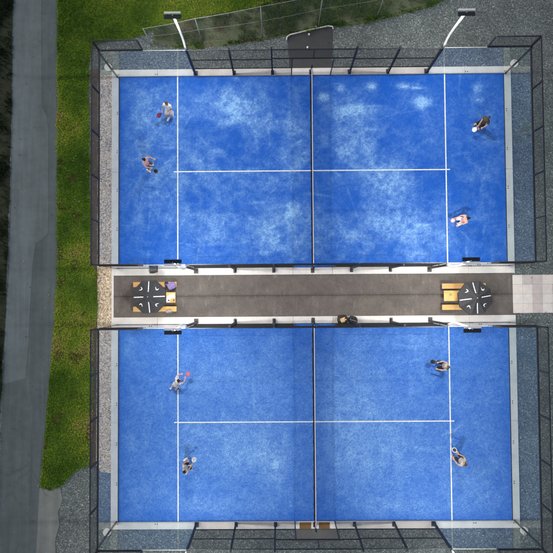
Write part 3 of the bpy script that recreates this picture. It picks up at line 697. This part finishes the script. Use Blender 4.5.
def drape(name, loc, w, d, drop, mat, label, cat, rz):
    bm = bmesh.new(); n = 14; V = {}
    for i in range(n+1):
        for j in range(n+1):
            x = (i/n-.5)*w*(1+.25*math.sin(j*.5)); s = j/n*(d+drop)
            if s < d: y, z = -s, .004+.01*abs(math.sin(i*.9+j*.4))
            else: y, z = -d-.02*math.sin(i*1.1)-.05*(s-d)/drop-.02, -(s-d)
            V[i,j] = bm.verts.new((x, y, z))
    for i in range(n):
        for j in range(n): bm.faces.new((V[i,j], V[i,j+1], V[i+1,j+1], V[i+1,j]))
    bmesh.ops.solidify(bm, geom=bm.faces[:], thickness=.004)
    me = bpy.data.meshes.new(name); bm.to_mesh(me); bm.free(); me.materials.append(mat)
    for q in me.polygons: q.use_smooth = True
    o = bpy.data.objects.new(name, me); C.objects.link(o); o.location = loc; o.rotation_euler = (0,0,rz); return tag(o, label, cat)
drape('towel', (-7.33,-.66,Z0+.478), .26, .14, .4, M['cloth'], 'pale pinkish cloth hanging off the bench below the left table', 'towel', .12)
def box1(name, loc, d, mat, label, cat, rz=0, group=None):
    mb = MB(); mb.box(-d[0]/2,d[0]/2,-d[1]/2,d[1]/2,0,d[2]); o = mb.build(name, mat, bev=min(d)*.2); o.location = loc; o.rotation_euler = (0,0,rz); return tag(o, label, cat, group)
TZ = Z0+.762
box1('paper_sheet', (-7.1,.0,TZ), (.3,.21,.003), M['paper'], 'pale sheet of paper on the left table', 'paper', .25)
box1('paper_sheet', (-7.28,-.14,TZ+.004), (.21,.3,.003), M['white'], 'white sheet of paper half under the left umbrella', 'paper', -.3)
def bottle(loc, mat, label):
    t = empty('bottle', loc, label, 'bottle', 'drink bottles on the left table')
    mb = MB(); mb.tube([(0,0,0),(0,0,.15),(0,0,.18),(0,0,.21)], [.034,.034,.016,.013], 12); mb.build('bottle_body', mat, t, smooth=True)
    mb = MB(); mb.tube([(0,0,.21),(0,0,.232)], .016, 10); mb.build('cap', M['fab_black'], t)
M['bot'] = plain('dark_bottle', (.03,.04,.03), .25); M['botw'] = plain('grey_bottle', (.2,.23,.25), .3)
bottle((-7.24,-.2,TZ+.008), M['bot'], 'dark bottle on the left table near the umbrella edge'); bottle((-6.99,-.19,TZ), M['botw'], 'grey bottle at the outer corner of the left table')
mb = MB(); mb.tube([(0,0,0),(0,0,.012),(0,0,.03)], [.05,.06,.05], 14); o = mb.build('ashtray', plain('green_dish', (.25,.4,.18), .4), smooth=True); o.location = (6.82,0,TZ); tag(o, 'small green dish on the right table', 'dish')
# ------------------------------------------------------------------ people
def ik(a, b, l1, l2, hint):
    d = b-a; L = d.length
    if L > (l1+l2)*.995: b = a+d.normalized()*(l1+l2)*.995; d = b-a; L = d.length
    u = d.normalized(); x = (l1*l1-l2*l2+L*L)/(2*L); h = math.sqrt(max(0, l1*l1-x*x)); hp = hint-u*hint.dot(u); hp.normalize()
    return a+u*x+hp*h, b
def remesh(o, vox, smooth_it=3):
    m = o.modifiers.new('r', 'REMESH'); m.mode = 'VOXEL'; m.voxel_size = vox; m.use_smooth_shade = True
    s = o.modifiers.new('s', 'SMOOTH'); s.factor = .5; s.iterations = smooth_it
    dg = bpy.context.evaluated_depsgraph_get(); me = bpy.data.meshes.new_from_object(o.evaluated_get(dg)); old = o.data
    o.modifiers.clear(); o.data = me; bpy.data.meshes.remove(old)
    for p in me.polygons: p.use_smooth = True
def seg(mb, pts, rad, side, n=12):
    S = []
    for i, p in enumerate(pts):
        t = (pts[min(i+1, len(pts)-1)]-pts[max(i-1, 0)]).normalized(); u = (side-t*side.dot(t)).normalized(); v = t.cross(u)
        r = rad[i]; r = r if isinstance(r, tuple) else (r, r); S.append((p, u, v, r[0], r[1]))
    mb.loft(S, n)
UP = Vector((0,0,1))
def fabric(name, c):
    m = plain(name, c, .85, 0, .22, 16, .2); nt = m.node_tree; b = nt.nodes['Principled BSDF']
    n = N(nt, 'ShaderNodeTexNoise', Scale=9, Detail=3, Distortion=1.5); nt.links.new(coords(nt), n.inputs['Vector']); bump(nt, b, n.outputs[0], .7 if 'skin' not in name else .1, .03); return m
def person(label, feet, head, face_deg, cl, rh, lh, racket=None, size=1.0, lerp=.5):
    """feet: two plan points; head: point (x,y,z); rh/lh: hands in body frame (right, forward, up) from the chest"""
    f = Vector((math.cos(math.radians(face_deg)), math.sin(math.radians(face_deg)), 0)); r = f.cross(UP)
    fl, fr = Vector((feet[0][0], feet[0][1], 0)), Vector((feet[1][0], feet[1][1], 0)); mid = (fl+fr)/2
    org = Vector((mid.x, mid.y, .012)); H = Vector(head)-org
    hz = .93; pel = Vector((H.x*lerp, H.y*lerp, 0)); pel.z = max(.62, H.z-math.sqrt(max(.02, .7**2-(H.x*(1-lerp))**2-(H.y*(1-lerp))**2)))
    pel.z = min(pel.z, .9)
    A = [fl-org*1, fr-org*1]
    for a in A: a.z = .075
    d = (H-pel).normalized(); neck = pel+d*.5; chest = pel+d*.36; hd = neck+d*.13+f*.03
    hd = neck+(d*.7+UP*.3).normalized()*.17+f*.02
    t = empty('person', org, label, 'person', None)
    skin = fabric('skin', cl.get('skin', (.5,.3,.2)))
    bf = (f-d*f.dot(d)).normalized(); br_ = d.cross(bf)*-1; br_ = bf.cross(d)
    mb = MB()
    # torso
    seg(mb, [pel-d*.09, pel, pel+d*.14, chest-d*.03, chest+d*.08, neck-d*.01, neck+d*.05], [(.13,.1),(.165,.115),(.135,.095),(.165,.115),(.175,.11),(.1,.075),(.058,.058)], br_)
    seg(mb, [neck-d*.03, neck+d*.04, hd-UP*.05], [.058,.054,.055], br_)
    # head: skull, jaw, nose, ears
    hf = (f*.93-UP*.36+d*.1).normalized() if cl.get('lookdown') else (f-UP*.08).normalized(); hr = hf.cross(UP).normalized(); hu = hr.cross(hf)
    mb.ball(hd+hu*.035, hr, hf, hu, .076, .094, .095, 16, 12); mb.ball(hd-hu*.035+hf*.03, hr, hf, hu, .056, .062, .07, 12, 8)
    mb.ball(hd+hf*.098-hu*.008, hr, hf, hu, .013, .02, .024, 8, 6)
    for s in (-1, 1): mb.ball(hd+hr*.076*s-hf*.005+hu*.002, hr, hf, hu, .013, .02, .032, 8, 6)
    # legs
    joints = []
    for s, a in zip((-1, 1), A):
        hip = pel+br_*.09*s-d*.05; hint = (f*.9+br_*.25*s); knee, ank = ik(hip, a, .44*size, .42*size, hint)
        seg(mb, [hip+d*.04, hip, hip.lerp(knee, .5), knee, knee.lerp(ank, .3), knee.lerp(ank, .7), ank], [.075,.09,.073,.055,.058,.042,.037], r)
        toe = (f*.85+r*.25*s).normalized()
        seg(mb, [ank+Vector((0,0,-.02))-toe*.05, ank+Vector((0,0,-.03))+toe*.03, ank+Vector((0,0,-.045))+toe*.14], [(.034,.04),(.04,.036),(.042,.022)], r)
        joints.append((hip, knee, ank, toe))
    arms = []
    for s, h in ((1, rh), (-1, lh)):
        sh = chest+d*.1+br_*.175*s; tgt = chest+br_*h[0]+f*h[1]+UP*h[2]
        el, wr = ik(sh, tgt, .29, .26, (-f*.35-UP*.8+br_*.5*s)); ax = (wr-el).normalized()
        seg(mb, [chest+d*.09+br_*.09*s, sh, sh.lerp(el, .5), el, el.lerp(wr, .35), wr], [.06,.056,.045,.037,.037,.026], d)
        sd = ax.cross(UP); sd = sd.normalized() if sd.length > .1 else r; pn = sd.cross(ax).normalized()
        seg(mb, [wr-ax*.01, wr+ax*.035, wr+ax*.08, wr+ax*.095], [(.027,.02),(.04,.017),(.043,.016),(.038,.014)], sd, 10)
        for k, (off, ln) in enumerate(((-.033,.062),(-.011,.074),(.011,.07),(.033,.055))):
            b0 = wr+ax*.085+sd*off; b1 = b0+(ax*.8-pn*.6)*ln*.5+sd*off*.25; b2 = b1+(ax*.3-pn*.95)*ln*.5
            seg(mb, [b0, b1, b2], [.0095,.009,.008], sd, 6)
        b0 = wr+ax*.03-sd*.03*s; seg(mb, [b0, b0-sd*.03*s+ax*.025-pn*.012, b0-sd*.03*s+ax*.055-pn*.03], [.012,.011,.009], pn, 6)
        arms.append((sh, el, wr, ax, sd, pn))
    o = mb.build('body', skin, t, True); remesh(o, .0085, 3)
    # shirt
    mb = MB()
    seg(mb, [pel-d*.06, pel+d*.02, pel+d*.14, chest-d*.03, chest+d*.08, chest+d*.125, neck+d*.0], [(.16,.125),(.178,.13),(.155,.115),(.182,.132),(.192,.126),(.15,.1),(.07,.068)], br_)
    for sh, el, wr, ax, sd, pn in arms:
        e = 1.0 if cl.get('long') else .62
        pts = [chest+d*.085+(sh-chest-d*.085)*.5, sh, sh.lerp(el, e)]; rr = [.075,.073,.06]
        if cl.get('long'): pts = [pts[0], sh, el, el.lerp(wr, .95)]; rr = [.075,.07,.052,.038]
        seg(mb, pts, rr, d)
    o = mb.build('shirt', fabric('shirt_fabric', cl['shirt']), t, True); remesh(o, .011, 3)
    # shorts or skirt or trousers
    mb = MB(); seg(mb, [pel+d*.05, pel-d*.02, pel-d*.1], [(.165,.12),(.182,.132),(.17,.13)], br_)
    for hip, knee, ank, toe in joints:
        if cl.get('trousers'): seg(mb, [hip+d*.02, hip, hip.lerp(knee, .5), knee, ank+(knee-ank)*.1], [.09,.104,.088,.07,.052], r)
        else: seg(mb, [hip+d*.02, hip, hip.lerp(knee, .45), hip.lerp(knee, .72)], [.09,.106,.1,.094], r)
    o = mb.build('trousers' if cl.get('trousers') else 'shorts', fabric('shorts_fabric', cl['shorts']), t, True); remesh(o, .011, 3)
    # shoes with socks
    for hip, knee, ank, toe in joints:
        sd = toe.cross(UP); mb = MB()
        mb.loft([(ank+Vector((0,0,-.035))-toe*.075, sd, UP, .034, .036), (ank+Vector((0,0,-.032))-toe*.02, sd, UP, .043, .046), (ank+Vector((0,0,-.037))+toe*.06, sd, UP, .047, .04), (ank+Vector((0,0,-.046))+toe*.14, sd, UP, .05, .03), (ank+Vector((0,0,-.052))+toe*.19, sd, UP, .034, .022)], 14)
        sh = mb.build('shoe', fabric('shoe_fabric', cl.get('shoes', (.8,.8,.8))), t, True)
        mb = MB(); mb.box(-.048,.048,-.085,.2,0,.012); so = mb.build('sole', M['white'], sh, bev=.004)
        so.matrix_local = Matrix.Translation(Vector((ank.x, ank.y, 0.002))) @ Matrix.Rotation(math.atan2(toe.y, toe.x)-PI/2, 4, 'Z')
        mb = MB(); u = (knee-ank).normalized(); seg(mb, [ank-u*.01, ank+u*.05, ank+u*.12], [.042,.041,.044], r); mb.build('sock', fabric('sock_fabric', cl.get('socks', (.75,.75,.75))), t, True)
    # hair
    mb = MB(); mb.ball(hd+hu*.05-hf*.018, hr, hf, hu, .087, .1, .095, 16, 12); mb.ball(hd-hf*.045+hu*.0, hr, hf, hu, .08, .068, .085, 12, 8)
    if cl.get('pony'): seg(mb, [hd-hf*.1+hu*.05, hd-hf*.15+hu*.02, hd-hf*.16-hu*.07, hd-hf*.13-hu*.15], [.03,.036,.03,.012], hr)
    o = mb.build('hair', fabric('hair_colour', cl['hair']), t, True); remesh(o, .009, 2)
    if cl.get('cap'):
        mb = MB(); mb.ball(hd+hu*.065-hf*.012, hr, hf, hu, .093, .106, .088, 16, 12); seg(mb, [hd+hf*.07+hu*.07, hd+hf*.13+hu*.06, hd+hf*.17+hu*.045], [(.07,.008),(.066,.008),(.045,.006)], hr)
        mb.build('cap', fabric('cap_fabric', cl['cap']), t, True)
    eye = fabric('eye_dark', (.03,.02,.015))
    for s in (-1, 1):
        mb = MB(); mb.ball(hd+hr*.031*s+hf*.092+hu*.018, hr, hf, hu, .012, .006, .007, 8, 6); mb.build('eye', eye, t, True)
    mb = MB(); mb.ball(hd+hf*.088-hu*.05, hr, hf, hu, .024, .006, .006, 8, 6); mb.build('mouth', fabric('lip_colour', (.42,.16,.13)), t, True)
    SC = .9; t.scale = (SC,)*3
    if racket:
        sh, el, wr, ax, sd, pn = arms[0]; col, col2, rdir, lab = racket
        rd = (br_*rdir[0]+f*rdir[1]+UP*rdir[2]).normalized(); nn = rd.cross(UP if abs(rd.z) < .8 else f).cross(rd).normalized()
        nn = (nn+UP*.2).normalized(); nn = (nn-rd*nn.dot(rd)).normalized(); sdv = rd.cross(nn)
        k = empty('padel_racket', org+wr+ax*.075-pn*.012, lab, 'racket', 'rackets held by the players')
        k.matrix_world = Matrix.Translation(org+(wr+ax*.075-pn*.012)*SC) @ Matrix.Scale(.86, 4) @ Matrix((sdv, rd, nn)).transposed().to_4x4()
        X, Y, Z = Vector((1,0,0)), Vector((0,1,0)), UP
        mb = MB(); mb.tube([(0,-.06,0),(0,-.05,0),(0,.07,0)], [.017,.016,.014], 8); mb.build('grip', M['fab_black'], k, True)
        mb = MB(); n = 28; ring = [(.115*math.sin(q), .265-.125*math.cos(q)) for q in [2*PI*i/n for i in range(n)]]
        vs = [(x, y, z) for z in (-.017,.017) for x, y in ring]; mb.add(vs, [tuple(range(n, 2*n)), tuple(reversed(range(n)))]); mb.build('face', fabric('racket_face', col), k)
        mb = MB(); mb.tube([(x, y, 0) for x, y in ring]+[(ring[0][0], ring[0][1], 0)], .02, 8, caps=False); mb.build('frame', fabric('racket_frame', col2), k, True)
        for s in (-1, 1): mb = MB(); mb.tube([(0.006*s,.06,0),(.055*s,.155,0)], .012, 6); mb.build('throat', fabric('racket_frame', col2), k, True)
    return t
def pt(u, v, h=0): q = P(u, v, h); return (q.x, q.y)
def hd(u, v, h): q = P(u, v, h); return (q.x, q.y, h)
WH = (.78,.78,.78); BK = (.02,.02,.024)
person('brown-haired player in a white top near the top left corner of the upper court', (pt(173,112.5), pt(169,118.5)), hd(165.8,101.5,1.5), 255,
       dict(shirt=(.8,.78,.74), shorts=(.75,.73,.7), hair=(.11,.06,.03), shoes=WH, skin=(.5,.3,.2)), (.3,.28,-.3), (-.12,.3,-.22), ((.22,.02,.05),(.03,.02,.04),(.5,.6,-.3),'red and black racket held by the player in white'), lerp=.62)
person('dark-haired player in a pink top at the left of the upper court', (pt(150.5,164.5), pt(148,170.5)), hd(143.8,158.6,1.5), -20,
       dict(shirt=(.62,.36,.38), shorts=(.12,.09,.12), hair=(.02,.015,.015), shoes=WH, skin=(.55,.35,.25), pony=1), (.22,.32,-.25), (-.3,.34,-.05), (BK,(.1,.14,.12),(.3,1,-.2),'dark racket held by the player in pink'), size=.95, lerp=.55)
person('player in a dark olive shirt reaching low at the right of the upper court', (pt(481,125.5), pt(475.5,127)), hd(490,116.5,1.32), 215,
       dict(shirt=(.075,.062,.045), shorts=BK, hair=BK, shoes=(.03,.03,.03), skin=(.45,.27,.18), cap=(.06,.06,.07)), (-.02,.46,-.32), (-.25,.3,-.2), ((.8,.85,.85),(.7,.78,.8),(-.2,.9,-.5),'white round racket held low by the player in dark clothes'), lerp=.55)
person('dark-haired player in an orange top near the bottom right of the upper court', (pt(460,225), pt(456,219.5)), hd(469.3,217.8,1.45), 190,
       dict(shirt=(.62,.36,.34), shorts=(.74,.72,.74), hair=(.02,.015,.015), shoes=WH, skin=(.6,.38,.27), pony=1), (.2,.36,-.18), (-.15,.34,-.25), ((.7,.62,.64),(.6,.2,.25),(-.4,.8,.1),'pale racket held by the player in orange'), lerp=.55)
person('player in a light grey top on the left service line of the lower court', (pt(169.5,389.5), pt(176.5,389.5)), hd(180.2,378.2,1.5), 40,
       dict(shirt=(.5,.48,.5), shorts=(.5,.48,.48), hair=(.02,.018,.02), shoes=(.03,.03,.04), socks=WH, skin=(.6,.32,.27)), (.12,.42,-.1), (-.22,.4,.0), ((.5,.17,.22),(.4,.08,.13),(-.2,.9,.3),'pink racket held by the player in light grey'), lerp=.55)
person('player in a beige shirt and black shorts at the lower left service line', (pt(184.5,459.5), pt(188.5,466)), hd(184.3,473,1.5), 15,
       dict(shirt=(.5,.46,.4), shorts=BK, hair=(.015,.013,.015), shoes=WH, skin=(.45,.28,.2)), (-.1,.36,-.25), (-.34,.16,-.2), ((.45,.48,.5),(.7,.72,.75),(-.9,.6,-.9),'white racket held by the player in beige'), lerp=.72)
person('brown-haired player in grey with black leggings on the right service line of the lower court', (pt(440,366.5), pt(439.5,361.5)), hd(449.3,367.4,1.5), 178,
       dict(shirt=(.36,.33,.31), shorts=BK, hair=(.09,.055,.04), shoes=BK, trousers=1, skin=(.48,.3,.21)), (.18,.34,-.24), (-.2,.4,-.2), (BK,(.05,.06,.12),(.1,1,-.2),'black racket held by the player in grey'), lerp=.6)
person('player in a grey-green shirt and dark shorts right of the service line, lower right court', (pt(455,457), pt(458.5,453)), hd(466.2,465.8,1.45), 140,
       dict(shirt=(.4,.38,.34), shorts=(.03,.03,.04), hair=(.1,.06,.035), shoes=BK, socks=WH, skin=(.5,.3,.2)), (.2,.34,-.22), (-.22,.34,-.2), ((.06,.06,.08),WH,(.1,.9,-.2),'dark racket held by the player in grey-green'), lerp=.6)
# ------------------------------------------------------------------ dusk light: pale even sky, hardly any sun; the floodlights are lit
sc = bpy.context.scene
w = bpy.data.worlds.new('World'); sc.world = w; w.use_nodes = True; nt = w.node_tree
sk = nt.nodes.new('ShaderNodeTexSky'); sk.sky_type = 'NISHITA'; sk.sun_disc = False; SE, SR = math.radians(24), math.radians(300)
sk.sun_elevation = SE; sk.sun_rotation = SR; sk.air_density = 1.0; sk.dust_density = 3.5; sk.ozone_density = 1.0
nt.links.new(sk.outputs[0], nt.nodes['Background'].inputs[0]); nt.nodes['Background'].inputs[1].default_value = .132
sl = bpy.data.lights.new('sun', 'SUN'); sl.energy = .9; sl.angle = math.radians(25); sl.color = (1,.93,.85)
so = bpy.data.objects.new('sun', sl); C.objects.link(so)
dv = Vector((math.sin(SR)*math.cos(SE), math.cos(SR)*math.cos(SE), math.sin(SE))); so.rotation_euler = dv.to_track_quat('Z', 'Y').to_euler(); so.location = (0,0,30)
vs = sc.view_settings; vs.view_transform = 'Standard'; vs.look = 'None'; vs.gamma = 1; vs.exposure = 0; vs.use_curve_mapping = False
sc.cycles.max_bounces = 8; sc.cycles.transparent_max_bounces = 24; sc.cycles.caustics_reflective = False; sc.cycles.caustics_refractive = False
